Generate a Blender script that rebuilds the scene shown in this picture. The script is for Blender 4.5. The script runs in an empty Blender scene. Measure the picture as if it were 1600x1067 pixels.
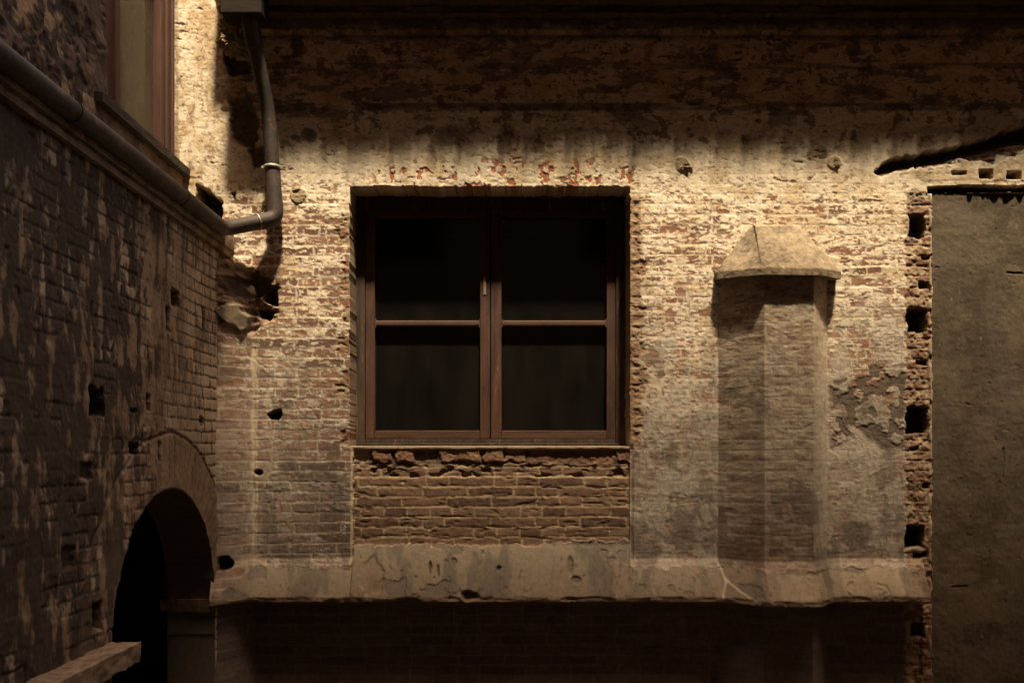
import bpy, bmesh, math, random
import numpy as np
from mathutils import Vector, noise as mnoise

# ------------------------------------------------------------------ units
# The back wall stands in the plane Y = 0.  Lengths below are written in
# "wall units" of 4 mm (one brick course is 16 of them): lat = to the right,
# z = up from eye height, d = out of the wall towards the courtyard.
S = 0.004
ZC = 1.90            # eye height above the courtyard floor
FD = 1400.0          # distance of the eye from the back wall in wall units
HV, HU = 715.0, 800.0
sc = bpy.context.scene
COL = sc.collection
random.seed(5)
F = np.float32

def W(lat, d, z):
    return Vector((lat * S, -d * S, z * S + ZC))

def at(u, v, d):
    """point at distance d in front of the wall seen at (u, v)"""
    k = 1.0 - d / FD
    return W((u - HU) * k, d, (HV - v) * k)

# ------------------------------------------------------------------ noise
_rng = np.random.RandomState(11)
_T = [_rng.rand(256, 256).astype(F) for _ in range(6)]

def vn(x, y, seed=0):
    t = _T[seed % 6]
    x = x + F(seed * 37.7); y = y + F(seed * 91.3)
    xi = np.floor(x); yi = np.floor(y)
    fx = (x - xi).astype(F); fy = (y - yi).astype(F)
    xi = xi.astype(np.int32) & 255; yi = yi.astype(np.int32) & 255
    x1 = (xi + 1) & 255; y1 = (yi + 1) & 255
    fx = fx * fx * fx * (fx * (fx * 6 - 15) + 10); fy = fy * fy * fy * (fy * (fy * 6 - 15) + 10)
    a = t[yi, xi] + (t[yi, x1] - t[yi, xi]) * fx
    b = t[y1, xi] + (t[y1, x1] - t[y1, xi]) * fx
    return a + (b - a) * fy

def fbm(x, y, o=4, seed=0, g=0.5):
    s = 0; a = 1.0; n = 0
    for k in range(o):
        s = s + a * vn(x, y, seed + k); n += a
        a *= g
        x, y = x * F(2.03) * F(.92) + y * F(2.03) * F(.39), y * F(2.03) * F(.92) - x * F(2.03) * F(.39)
    return s / n

def sm(a, b, x):
    t = np.clip((x - a) / (b - a), 0, 1)
    return t * t * (3 - 2 * t)

def uni(n):
    """flatten the histogram of n to 0..1"""
    q = np.quantile(n.ravel()[::7], np.linspace(0, 1, 101))
    return np.interp(n, q, np.linspace(0, 1, 101)).astype(F)

def hsh(i, j, k=0):
    return _T[k % 6][(j.astype(np.int32) * 7 + k * 13) & 255, (i.astype(np.int32) * 3 + j.astype(np.int32) * 101) & 255]

def sdf(U, V, pts):
    """signed distance to a polygon, negative inside"""
    dist = np.full(U.shape, 1e9, F); ins = np.zeros(U.shape, bool)
    n = len(pts)
    for i in range(n):
        (ax, ay), (bx, by) = pts[i], pts[(i + 1) % n]
        ex, ey = bx - ax, by - ay
        t = np.clip(((U - ax) * ex + (V - ay) * ey) / (ex * ex + ey * ey + 1e-9), 0, 1)
        dist = np.minimum(dist, np.hypot(U - ax - t * ex, V - ay - t * ey))
        if ay != by:
            c = ((ay > V) != (by > V)) & (U < (bx - ax) * (V - ay) / (by - ay) + ax)
            ins ^= c
    return np.where(ins, -dist, dist)

def bricks(U, V, pitch=16.0, length=72.0, seed=0, rag=1.0):
    Uw = U + rag * 1.6 * (fbm(U / 9, V / 9, 2, seed + 1) - .5) * 2
    Vw = V + rag * 1.3 * (fbm(U / 14, V / 9, 2, seed + 2) - .5) * 2 + 3 * (fbm(U / 160, V / 120, 2, seed + 3) - .5)
    j = np.floor(Vw / pitch); fy = Vw / pitch - j
    x = Uw / length + (j % 2) * .5 + hsh(j * 0 + 3, j, seed) * .22
    i = np.floor(x); fx = x - i
    hd = hsh(i, j, seed + 1) < .45
    h2 = hd & (fx > .5)
    du = np.where(hd, np.minimum(fx % .5, .5 - fx % .5), np.minimum(fx, 1 - fx)) * length
    dv = np.minimum(fy, 1 - fy) * pitch
    r1 = hsh(i * 2 + h2, j, seed + 2); r2 = hsh(i * 2 + h2 + 57, j, seed + 3); r3 = hsh(i * 2 + h2 + 91, j + 40, seed + 4)
    e = np.minimum(du, dv)
    return e.astype(F), r1, r2, r3, (fy - .5).astype(F)

def mix(a, b, t):
    t = t[..., None] if getattr(t, 'ndim', 0) == 2 else t
    return a * (1 - t) + b * t

def rgb(*c): return np.array(c, F)

# ------------------------------------------------------------------ objects
def tag(o, label=None, cat=None, group=None, kind=None):
    if label: o['label'] = label
    if cat: o['category'] = cat
    if group: o['group'] = group
    if kind: o['kind'] = kind
    return o

def empty(name, loc, label, cat, group=None):
    o = bpy.data.objects.new(name, None); COL.objects.link(o); o.location = loc
    o.empty_display_size = .2
    return tag(o, label, cat, group)

def link(o, parent):
    COL.objects.link(o)
    if parent is not None:
        o.parent = parent
        p = parent; off = Vector((0, 0, 0))
        while p is not None:
            off += p.location; p = p.parent
        o.location = -off
    return o

def obj(name, bm, mat, parent=None, smooth=False):
    me = bpy.data.meshes.new(name); bm.normal_update(); bm.to_mesh(me); bm.free()
    o = bpy.data.objects.new(name, me)
    if smooth:
        me.polygons.foreach_set('use_smooth', [True] * len(me.polygons)); me.set_sharp_from_angle(angle=math.radians(50))
    me.materials.append(mat)
    return link(o, parent)

def box(bm, a, b, bevel=0.0):
    """box between two corners (lat, d, z) in wall units"""
    p, q = W(*a), W(*b)
    lo = [min(p[i], q[i]) for i in range(3)]; hi = [max(p[i], q[i]) for i in range(3)]
    r = bmesh.ops.create_cube(bm, size=1)
    vs = r['verts']
    for v in vs:
        v.co = Vector([(lo[i] + hi[i]) / 2 + v.co[i] * (hi[i] - lo[i]) for i in range(3)])
    if bevel:
        es = list({e for v in vs for e in v.link_edges})
        bmesh.ops.bevel(bm, geom=es, offset=bevel, segments=2, affect='EDGES', profile=.6)

def field(X, Y, Z, col, faces_mask, name, mat, parent, flip=False, steep=None):
    """a sheet of masonry from arrays of points; only faces in faces_mask are kept"""
    R, C = X.shape
    idx = np.arange(R * C).reshape(R, C)
    q = np.stack([idx[:-1, :-1], idx[1:, :-1], idx[1:, 1:], idx[:-1, 1:]], -1)
    if flip: q = q[..., ::-1]
    q = q[faces_mask]
    st = steep[faces_mask] if steep is not None else None
    used = np.unique(q); remap = np.full(R * C, -1, np.int64); remap[used] = np.arange(len(used))
    q = remap[q]
    co = np.stack([X, Y, Z], -1).reshape(-1, 3)[used].astype(F)
    me = bpy.data.meshes.new(name)
    me.vertices.add(len(co)); me.vertices.foreach_set('co', co.ravel())
    me.loops.add(q.size); me.loops.foreach_set('vertex_index', q.ravel().astype(np.int32))
    me.polygons.add(len(q)); me.polygons.foreach_set('loop_start', np.arange(0, q.size, 4, dtype=np.int32))
    me.polygons.foreach_set('loop_total', np.full(len(q), 4, np.int32))
    at_ = me.color_attributes.new('albedo', 'FLOAT_COLOR', 'POINT')
    c4 = np.ones((len(co), 4), F); c4[:, :3] = np.clip(col.reshape(-1, 3)[used], .004, .9)
    at_.data.foreach_set('color', c4.ravel())
    me.update(calc_edges=True)
    smo = np.ones(len(q), bool) if st is None else ~st
    me.polygons.foreach_set('use_smooth', smo)
    me.materials.append(mat)
    o = bpy.data.objects.new(name, me)
    return link(o, parent)

# ------------------------------------------------------------------ materials
def new_mat(name):
    m = bpy.data.materials.new(name); m.use_nodes = True
    nt = m.node_tree; b = nt.nodes['Principled BSDF']
    return m, nt, b

def N(nt, t, **kw):
    n = nt.nodes.new(t)
    for k, v in kw.items(): setattr(n, k, v)
    return n

def noise_node(nt, scale, detail=6, rough=.6, vec=None):
    n = N(nt, 'ShaderNodeTexNoise'); n.inputs['Scale'].default_value = scale
    n.inputs['Detail'].default_value = detail; n.inputs['Roughness'].default_value = rough
    if vec: nt.links.new(vec, n.inputs['Vector'])
    return n

def ramp(nt, fac, stops):
    r = N(nt, 'ShaderNodeValToRGB')
    while len(r.color_ramp.elements) < len(stops): r.color_ramp.elements.new(.5)
    for e, (p, c) in zip(r.color_ramp.elements, stops):
        e.position = p; e.color = (*c, 1)
    nt.links.new(fac, r.inputs[0]); return r

def geo_pos(nt):
    return N(nt, 'ShaderNodeNewGeometry').outputs['Position']

def masonry():
    m, nt, b = new_mat('masonry')
    a = N(nt, 'ShaderNodeAttribute', attribute_name='albedo')
    p = geo_pos(nt)
    n1 = noise_node(nt, 170, 5, .7, p); n2 = noise_node(nt, 34, 5, .65, p)
    r1 = ramp(nt, n1.outputs['Fac'], [(.25, (.62, .60, .58)), (.5, (.98, .98, .98)), (.75, (1.22, 1.22, 1.2))])
    r2 = ramp(nt, n2.outputs['Fac'], [(.25, (.78, .76, .74)), (.55, (1.03, 1.03, 1.03)), (.8, (1.12, 1.12, 1.1))])
    m1 = N(nt, 'ShaderNodeMixRGB', blend_type='MULTIPLY'); m1.inputs[0].default_value = 1
    m2 = N(nt, 'ShaderNodeMixRGB', blend_type='MULTIPLY'); m2.inputs[0].default_value = 1
    nt.links.new(a.outputs['Color'], m1.inputs[1]); nt.links.new(r1.outputs[0], m1.inputs[2])
    nt.links.new(m1.outputs[0], m2.inputs[1]); nt.links.new(r2.outputs[0], m2.inputs[2])
    nt.links.new(m2.outputs[0], b.inputs['Base Color'])
    b.inputs['Roughness'].default_value = .92; b.inputs['Specular IOR Level'].default_value = .15
    bp = N(nt, 'ShaderNodeBump'); bp.inputs['Strength'].default_value = .5; bp.inputs['Distance'].default_value = .0018
    nt.links.new(n1.outputs['Fac'], bp.inputs['Height']); nt.links.new(bp.outputs[0], b.inputs['Normal'])
    return m

def plain(name, c1, c2, scale, rough=.85, bump=.3, dist=.004, spec=.2, stretch=(1, 1, 1), metal=0.0, lo=.45, hi=.95, c3=None):
    m, nt, b = new_mat(name)
    mp = N(nt, 'ShaderNodeMapping'); mp.inputs['Scale'].default_value = stretch
    nt.links.new(geo_pos(nt), mp.inputs['Vector'])
    n1 = noise_node(nt, scale, 7, .68, mp.outputs[0]); n2 = noise_node(nt, scale * 7, 4, .6, mp.outputs[0])
    ad = N(nt, 'ShaderNodeMath', operation='MULTIPLY_ADD'); ad.inputs[1].default_value = .45; 
    nt.links.new(n2.outputs['Fac'], ad.inputs[0]); nt.links.new(n1.outputs['Fac'], ad.inputs[2])
    r = ramp(nt, ad.outputs[0], [(lo, c1), (hi, c2)] + ([(hi + .015, c3)] if c3 else []))
    nt.links.new(r.outputs[0], b.inputs['Base Color'])
    b.inputs['Roughness'].default_value = rough; b.inputs['Specular IOR Level'].default_value = spec
    b.inputs['Metallic'].default_value = metal
    bp = N(nt, 'ShaderNodeBump'); bp.inputs['Strength'].default_value = bump; bp.inputs['Distance'].default_value = dist
    nt.links.new(ad.outputs[0], bp.inputs['Height']); nt.links.new(bp.outputs[0], b.inputs['Normal'])
    return m

M_MAS = masonry()
M_WOOD = plain('weathered_wood', (.020, .0085, .0055), (.085, .034, .018), 9, .62, .5, .003, .35, (3, 3, .35), lo=.55, hi=.90, c3=(.15, .08, .045))
M_WOODH = plain('weathered_wood_rail', (.020, .0085, .0055), (.078, .036, .021), 9, .62, .35, .003, .35, (.35, 3, 3))
M_FRAME = plain('grey_brown_wood', (.016, .010, .007), (.066, .040, .025), 8, .75, .6, .004, .25, (4, 4, .3), lo=.55, hi=.88, c3=(.15, .11, .075))
M_RED = plain('red_brown_wood', (.026, .009, .006), (.075, .025, .016), 9, .5, .3, .003, .4, (3, 3, .3))
M_PIPE = plain('dull_painted_pipe', (.013, .0085, .006), (.055, .033, .022), 11, .7, .5, .003, .5, (1, 1, 1), lo=.55, hi=.86, c3=(.12, .062, .035))
M_ZINC = plain('bare_zinc', (.20, .185, .15), (.38, .35, .29), 30, .55, .2, .001, .4, metal=.4)
M_STONE = plain('weathered_cement', (.105, .082, .06), (.34, .268, .18), 5, .95, .9, .006, .1, lo=.58, hi=.88)
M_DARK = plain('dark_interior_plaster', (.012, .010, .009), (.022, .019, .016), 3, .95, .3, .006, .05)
M_SOOT = plain('sooty_roof_timber', (.012, .010, .008), (.032, .025, .02), 6, .9, .4, .006, .1, (.3, 2, 2))
M_GROUND = plain('courtyard_paving', (.08, .065, .05), (.17, .14, .105), 5, .95, .5, .01, .1)
M_FAR = plain('ochre_render', (.14, .085, .05), (.26, .16, .09), 2, .95, .4, .01, .05)

def glass(name, refl, dirt_reflection):
    m, nt, b = new_mat(name)
    out = nt.nodes['Material Output']
    tr = N(nt, 'ShaderNodeBsdfTransparent'); tr.inputs[0].default_value = (.8, .78, .72, 1)
    gl = N(nt, 'ShaderNodeBsdfGlossy'); gl.inputs['Roughness'].default_value = .06
    gl.inputs[0].default_value = (.9, .9, .9, 1)
    df = N(nt, 'ShaderNodeBsdfDiffuse'); df.inputs[0].default_value = (*dirt_reflection, 1)
    fr = N(nt, 'ShaderNodeFresnel'); fr.inputs[0].default_value = 1.45
    mx = N(nt, 'ShaderNodeMixShader'); nt.links.new(fr.outputs[0], mx.inputs[0])
    nt.links.new(tr.outputs[0], mx.inputs[1]); nt.links.new(gl.outputs[0], mx.inputs[2])
    p = geo_pos(nt)
    mp = N(nt, 'ShaderNodeMapping'); mp.inputs['Scale'].default_value = (3.2, 3.2, .9); nt.links.new(p, mp.inputs['Vector'])
    n1 = noise_node(nt, 2.2, 7, .62, mp.outputs[0])
    vo = N(nt, 'ShaderNodeTexVoronoi'); vo.inputs['Scale'].default_value = 34; vo.inputs['Randomness'].default_value = 1
    nt.links.new(p, vo.inputs['Vector'])
    sp = ramp(nt, vo.outputs['Distance'], [(.035, (1, 1, 1)), (.07, (0, 0, 0))])
    vc = N(nt, 'ShaderNodeSeparateColor'); nt.links.new(vo.outputs['Color'], vc.inputs[0])
    gt = N(nt, 'ShaderNodeMath', operation='GREATER_THAN'); gt.inputs[1].default_value = .78
    nt.links.new(vc.outputs[0], gt.inputs[0])
    ml = N(nt, 'ShaderNodeMath', operation='MULTIPLY'); nt.links.new(sp.outputs[0], ml.inputs[0]); nt.links.new(gt.outputs[0], ml.inputs[1])
    r = ramp(nt, n1.outputs['Fac'], [(.35, (refl[0],) * 3), (.75, (refl[1],) * 3)])
    ad = N(nt, 'ShaderNodeMath', operation='ADD', use_clamp=True)
    nt.links.new(r.outputs[0], ad.inputs[0]); nt.links.new(ml.outputs[0], ad.inputs[1])
    m2 = N(nt, 'ShaderNodeMixShader'); nt.links.new(ad.outputs[0], m2.inputs[0])
    nt.links.new(mx.outputs[0], m2.inputs[1]); nt.links.new(df.outputs[0], m2.inputs[2])
    nt.links.new(m2.outputs[0], out.inputs['Surface'])
    return m
M_GLASS = glass('dusty_glass', (.03, .075), (.14, .12, .10))
M_GLASS2 = glass('reflection_tinted_glass', (.6, .95), (.13, .105, .07))  # reflection of the plaster painted as a matt film on the pane

# ================================================================== BACK WALL
EYE = W(0, 0, 0)
wall = empty('brick_wall', W(100, 0, -475), 'tall brick wall with peeling cream limewash facing the viewer, pierced by the large dark window', 'wall')

st = 1.3
ug = np.concatenate([np.arange(262, 1650, st), np.arange(1653, 1960, 3.0), [2100]]).astype(F)
vg = np.concatenate([[-90], np.arange(-40, 1085, st), [1100, 1130, 1190]]).astype(F)
U, V = np.meshgrid(ug, vg)
n_big = fbm(U / 90, V / 90, 3, 1) - .5
n_mid = fbm(U / 22, V / 22, 4, 2) - .5
n_fin = fbm(U / 5, V / 5, 3, 3) - .5
n_str = fbm(U / 26, V / 7, 4, 4) - .5            # stretched along the courses
rag1 = fbm(U / 11, V / 11, 3, 5) - .5
rag2 = fbm(U / 10, V / 10, 3, 9) - .5
Ur = U + 9 * rag1; Vr = V + 9 * rag2

# --- the solid: pier with splayed sides, splayed corner on the left, mouldings at the top
lat = U - HU
PW0, PF0, PF1, PW1, PQ = 322., 381., 456., 492., 47.
pier = np.interp(lat, [PW0, PF0, PF1, PW1], [0, PQ, PQ, 0]).astype(F)
pier *= sm(434, 437, V)
inpier = ((lat > PW0) & (lat < PW1) & (V > 434))
splay_top = 412 + 26 * (fbm(U / 20, V / 400, 3, 7) - .5)
splay = np.where((V > splay_top), np.clip((-403 - lat) / 42, 0, 1.25) * 50, 0).astype(F)
splay = np.where((lat < -450) & (V > splay_top), 20, splay).astype(F)
insplay = (lat < -403) & (V > splay_top)
base = pier + splay
mould = np.interp(V, [-90, 8, 9, 22, 23, 36, 38, 56, 60, 103, 107, 163, 169, 172], [62, 62, 46, 44, 30, 28, 20, 17, 8, 7, 4, 4, 2.5, 0]).astype(F)
mould *= sm(345, 352, U + 14 * rag1)
base = base + mould * (1 + .25 * n_str)

# --- ledge (string course)
uw = ((U > 552) & (U < 984)).astype(F)
led_s = (np.clip((V - (872 - 22 * uw)) / (55 + 22 * uw), 0, 1) * 34).astype(F)
ledge_d = np.where(V < 927, led_s, np.where(V < 935.5 + 2.5 * rag1, 34 + 3 * rag2 + 2 * n_str, -4))
led_on = (U < 1441 + 5 * rag1)
led_top = np.where((U > 553) & (U < 984), 852 + 12 * rag1 + 5 * n_mid * 2, 886 + 12 * rag1)
led_top = led_top - 10 * np.clip((U - 800) / 185, 0, 1) * ((U > 553) & (U < 984))
led_top = led_top + 44 * np.clip((400 - U) / 46, 0, 1)
in_ledge = (V > led_top) & (V < 935.5 + 2.5 * rag1) & led_on
ledge_d = ledge_d * np.interp(U, [352, 400], [.55, 1])
ledge_z = ledge_d * led_on * sm(348, 351, U)
under = (V >= 935.5 + 2.5 * rag1)

# --- bricks
e, r1, r2, r3, fy = bricks(U + pier * .6, V, 16, 72, 0)
e2, q1, q2, q3, fy2 = bricks(U, V + 4, 15.6, 71, 3, 1.3)
panel = (U > 552 + 2 * rag1) & (U < 984 + 2 * rag2) & (V > 697) & (V < led_top)
face = sm(.5, 2.0, e + 2.2 * n_fin)
face2 = sm(.8, 2.6, e2 + 3.2 * n_fin + 2 * rag1)

# how much brick shows through the limewash
vv = [-50, 170, 225, 290, 330, 400, 480, 560, 700, 880, 950, 1100]
ff = [.20, .20, .10, .12, .18, .24, .32, .38, .42, .46, .8, .85]
frac = np.interp(V, vv, ff).astype(F)
frac = frac + .14 * sm(560, 520, U) * sm(285, 330, V) - .05 * ((U > 1000) & (U < 1120)) * sm(700, 600, V)
frac = frac - .07 * sm(1290, 1330, U) * sm(480, 380, V)
frac = np.where(inpier, frac + .02, frac)
frac = np.where(insplay, np.interp(V, [420, 480, 560, 640, 900], [.35, .25, .55, .8, .7]), frac)
frac = np.where((U < 352) & (V < 285), .10, frac)
frac = frac + .22 * n_big - .10 * sm(980, 1000, U) * sm(560, 640, V)
smooth_pl = 1 - sm(255, 330, V + 60 * n_big + 20 * n_mid)       # where plaster hides the bricks
smooth_pl = np.maximum(smooth_pl, (1 - sm(335, 372, U + 30 * rag1)) * (1 - sm(265, 300, V)))
nn = .62 * fbm(U / 17, V / 6.0, 5, 12, .6) + .28 * fbm(U / 60, V / 34, 3, 15) + .10 * r1 * (1 - smooth_pl) + .05 * face * (1 - smooth_pl)
nn = uni(nn)
bare = sm(-.035, .035, nn - (1 - np.clip(frac, 0.02, .97)))
fleck = sm(.80, .86, uni(fbm(U / 6.5, V / 4.2, 3, 28, .6)) + .06 * (frac - .3)) * (1 - smooth_pl * .6)
bare = np.maximum(bare * (1 - .8 * sm(.82, .88, uni(fbm(U / 5, V / 5, 3, 29)))), fleck * .9)
# mortar joints and joints' lips keep the wash
bare = bare * (1 - .75 * (1 - face) * (1 - smooth_pl))
wash_st = uni(fbm(U / 40, V / 25, 5, 20, .6))
flick = uni(fbm(U / 7, V / 3.2, 3, 25, .6))

C_CREAM = rgb(.70, .595, .455); C_OCHRE = rgb(.52, .395, .25); C_GREY = rgb(.37, .35, .315)
C_BR = rgb(.235, .122, .08); C_BR2 = rgb(.14, .082, .06); C_BR3 = rgb(.29, .18, .115); C_MOR = rgb(.40, .33, .245)
bcol = mix(mix(C_BR, C_BR2, sm(.35, .9, r2)), C_BR3, sm(.6, 1, r3) * .8)
bcol = bcol * (.8 + .5 * fbm(U / 6, V / 4, 3, 30))[..., None]
bcol = mix(bcol, bcol.mean(-1, keepdims=True) * rgb(1.12, .98, .88), .35 * sm(480, 800, V))
low = sm(420, 800, V + 120 * n_big)
wcol = mix(mix(C_CREAM, C_OCHRE, sm(.45, .95, wash_st) * .75), C_GREY, low * .75)
wcol = wcol * (1 - .28 * sm(.62, .9, flick) * (1 - .6 * smooth_pl))[..., None]
mcol = mix(C_MOR, C_GREY, low * .5)
jf = .65 * sm(480, 620, V) * sm(960, 1000, U) * (U < 1412)
bfull = mix(mix(mcol * (.75 + .4 * n_fin[..., None]), bcol, jf), bcol, face)
# the moulded plaster up high is browner where chipped
chipcol = rgb(.17, .115, .08)
bfull = mix(bfull, mix(bfull, chipcol * (1 + n_fin[..., None]), .6), smooth_pl * sm(330, 200, V))
thin = sm(.25, .6, fbm(U / 9, V / 5, 4, 33)) * low * .45             # thin, half worn wash lower down
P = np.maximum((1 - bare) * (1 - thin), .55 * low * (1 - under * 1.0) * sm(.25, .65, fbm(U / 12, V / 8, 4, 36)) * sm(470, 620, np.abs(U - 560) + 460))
col = mix(bfull, wcol, P)

R = 1 - smooth_pl
amor = sm(430, 640, V) * sm(960, 1000, U) * (U < 1412) * (1 - under); R = R * (1 - .6 * np.maximum(amor, inpier * .9))
h = R * (.75 * (face - 1) * (1 - .6 * P) + (r2 - .5) * .55 + fy * (r3 - .5) * .5) + .5 * P + 2.0 * n_big + .5 * n_mid + .55 * n_fin * (.35 + R * .65)
h += .5 * n_str * R - smooth_pl * bare * .5
# faint brick joints telegraph through plaster above window
h -= .12 * smooth_pl * (1 - face)

frz = sm(176, 160, V + 6 * rag1) * sm(345, 372, U + 14 * rag1)
col = mix(col, col * rgb(.80, .66, .58), frz)  # reddish tone of the shade under the eaves put into the frieze colour
# pier: mottled, greyer, low contrast
pm = inpier.astype(F)
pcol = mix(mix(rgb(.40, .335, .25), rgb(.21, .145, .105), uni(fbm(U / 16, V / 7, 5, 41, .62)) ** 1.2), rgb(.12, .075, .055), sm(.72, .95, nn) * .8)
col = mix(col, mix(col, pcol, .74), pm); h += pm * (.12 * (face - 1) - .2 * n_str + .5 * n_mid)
col = mix(col, mix(col, wcol * .9, .45), pm * sm(PF0 - 2, PF0 + 2, lat) * sm(.25, .6, fbm(U / 13, V / 9, 4, 43)))  # whitewash on front and right of pier, also painting their lighter, sunlit look
# right arris strip of the pier lightened, its sunlit side painted in
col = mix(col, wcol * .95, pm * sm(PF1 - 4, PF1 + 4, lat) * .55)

gr = uni(fbm(U / 46, V / 80, 5, 37, .6))
grk = sm(.62, .9, gr) * sm(440, 640, V) * (1 - under) * (U < 1412)
col = mix(col, rgb(.125, .105, .085) * (1 + .5 * n_mid[..., None]), grk * .55)
chalk = sm(.60, .85, uni(fbm(U / 30, V / 44, 5, 39, .6))) * sm(400, 560, V) * sm(950, 1000, U) * (U < 1412) * (1 - under) * (1 - pm)
col = mix(col, rgb(.40, .365, .305) * (1 + .6 * n_fin + .35 * n_str)[..., None], chalk * .6); h += chalk * .5
# dark tarry patch right of the pier
t = sdf(Ur, Vr, [(1298, 600), (1340, 590), (1362, 572), (1414, 578), (1416, 700), (1385, 706), (1340, 672), (1318, 690), (1300, 705)])
pk = sm(6, -4, t) * (1 - .85 * sm(.60, .68, uni(fbm(U / 17, V / 15, 4, 44))) )
col = mix(col, rgb(.115, .085, .066) * (1 + .7 * n_mid[..., None]), pk * .92)
h -= pk * 1.0
for (cx, cy, rx, ry, a) in [(1335, 838, 26, 24, .7), (1068, 840, 24, 20, .55), (482, 212, 14, 10, .8), (1105, 690, 40, 50, .25), (505, 780, 40, 60, .3), (1370, 650, 30, 40, .3)]:
    t = np.hypot((Ur - cx) / rx, (Vr - cy) / ry) + .8 * n_mid
    col = mix(col, rgb(.10, .08, .062), sm(1.1, .75, t) * a)
# round cement dabs
for (cx, cy, rr) in [(466, 306, 13), (463, 292, 7), (1066, 256, 11), (1303, 254, 10), (1120, 420, 7)]:
    t = np.hypot(U - cx + 5 * rag1, V - cy + 5 * rag2)
    k = sm(rr + 1.5, rr - 1.5, t)
    col = mix(col, rgb(.30, .215, .135) * (1 + .8 * n_fin[..., None]), k * .9); h += k * 1.6
stp = sm(352, 336, U + 8 * rag1) * sm(330, 280, V)
stn = uni(fbm(U / 13, V / 30, 6, 47, .65))
col = mix(col, rgb(.40, .28, .16), sm(.5, .85, stn) * stp * .75)
col = col * (1 - .22 * stp)[..., None]
col = mix(col, rgb(.15, .10, .065), sm(.90, .97, uni(fbm(U / 6, V / 9, 5, 49, .65))) * stp * .8)
col = mix(col, rgb(.16, .11, .075), sm(5, 1, np.abs(U - 276 - 6 * rag1)) * stp * .6)
# long dark scrape stains in the shaded top (old damp)
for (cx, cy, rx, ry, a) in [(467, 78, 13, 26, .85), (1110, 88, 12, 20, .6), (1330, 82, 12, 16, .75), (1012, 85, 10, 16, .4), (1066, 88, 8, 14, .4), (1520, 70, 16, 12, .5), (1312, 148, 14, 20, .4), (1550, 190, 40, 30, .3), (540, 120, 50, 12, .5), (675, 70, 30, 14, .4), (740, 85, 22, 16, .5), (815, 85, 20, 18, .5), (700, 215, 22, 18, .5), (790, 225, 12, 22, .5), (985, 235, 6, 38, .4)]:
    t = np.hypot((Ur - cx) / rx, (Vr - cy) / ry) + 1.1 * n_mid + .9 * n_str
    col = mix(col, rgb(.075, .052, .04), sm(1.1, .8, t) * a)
soot_shade = sm(75, 40, V + 16 * rag1 + 10 * n_mid) * sm(345, 375, U)  # shade under the eaves put into the cornice colour
col = mix(col, rgb(.045, .033, .026), soot_shade * .9)
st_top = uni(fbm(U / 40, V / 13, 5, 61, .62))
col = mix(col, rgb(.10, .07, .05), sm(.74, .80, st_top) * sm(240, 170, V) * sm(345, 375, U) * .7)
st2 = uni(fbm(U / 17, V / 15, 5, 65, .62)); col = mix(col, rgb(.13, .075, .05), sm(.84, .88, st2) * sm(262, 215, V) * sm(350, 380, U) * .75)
for (y0, y1, a) in [(103, 109, .6), (164, 172, .7), (60, 66, .5)]:  # shadow lines at the moulding steps, painted dark
    k = sm(y0 - 2, y0, V + 2 * rag1) * sm(y1 + 3, y1, V + 3 * rag2) * sm(350, 375, U) * sm(.3, .6, fbm(U / 60, V / 9, 3, 63)); col = mix(col, rgb(.07, .05, .037), k * a)

# plaster reveals red brick splashes just above the lintel
t = uni(fbm(U / 9, V / 14, 4, 50))
k = sm(.855, .90, t + .09 * sm(240, 290, V) + .35 * n_big) * sm(236, 262, V) * sm(296, 290, V) * sm(560, 600, U) * sm(1010, 985, U)
col = mix(col, rgb(.36, .12, .06), k * .9); h -= k * 1.0

# eroded toothing beside the window jambs
cj = np.floor((V + 3 * rag1) / 24); hj = hsh(cj * 0 + 9, cj, 2); hk = hsh(cj * 0 + 31, cj, 3)
jl = sm(547 - (8 + 20 * hj), 547 - (4 + 14 * hj), U + 7 * rag1) * (U < 560) * ((hj > .45) | (hk > .7)) * sm(300, 316, V) * sm(705, 690, V)
jr = sm(984 + (12 + 20 * hk), 984 + (7 + 16 * hk), U + 7 * rag1) * (U > 970) * (hk > .22) * sm(300, 316, V) * sm(705, 690, V)
jj = np.maximum(jl, jr)
ero = .4 + 1.4 * sm(.35, .7, fbm(U / 9, V / 5, 3, 55)) + 1.5 * n_fin
arris = sm(0, 9, np.maximum(547 - U, U - 984)); h -= jj * ero * (.15 + .85 * arris)
col = mix(col, mix(rgb(.27, .19, .115), rgb(.18, .09, .055), sm(.4, .7, fbm(U / 12, V / 8, 3, 57))), jj * .85)

# --- brick panel under the window, unpainted, deeply weathered joints
pb = mix(mix(rgb(.205, .13, .088), rgb(.13, .082, .06), sm(.3, .9, q2)), rgb(.26, .185, .125), sm(.6, 1, q3) * .7)
pb = pb * (.72 + .6 * fbm(U / 7, V / 4, 4, 60))[..., None]
pc = mix(rgb(.36, .27, .17) * (1 + .8 * n_fin[..., None]), pb, face2)
ph = -5 + .55 * face2 + (q2 - .5) * .6 + fy2 * (q3 - .5) * .6 + .8 * n_fin + 1.1 * n_mid + .6 * n_str - 1.1 * sm(.62, .8, fbm(U / 20, V / 5, 3, 62)) 
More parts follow.
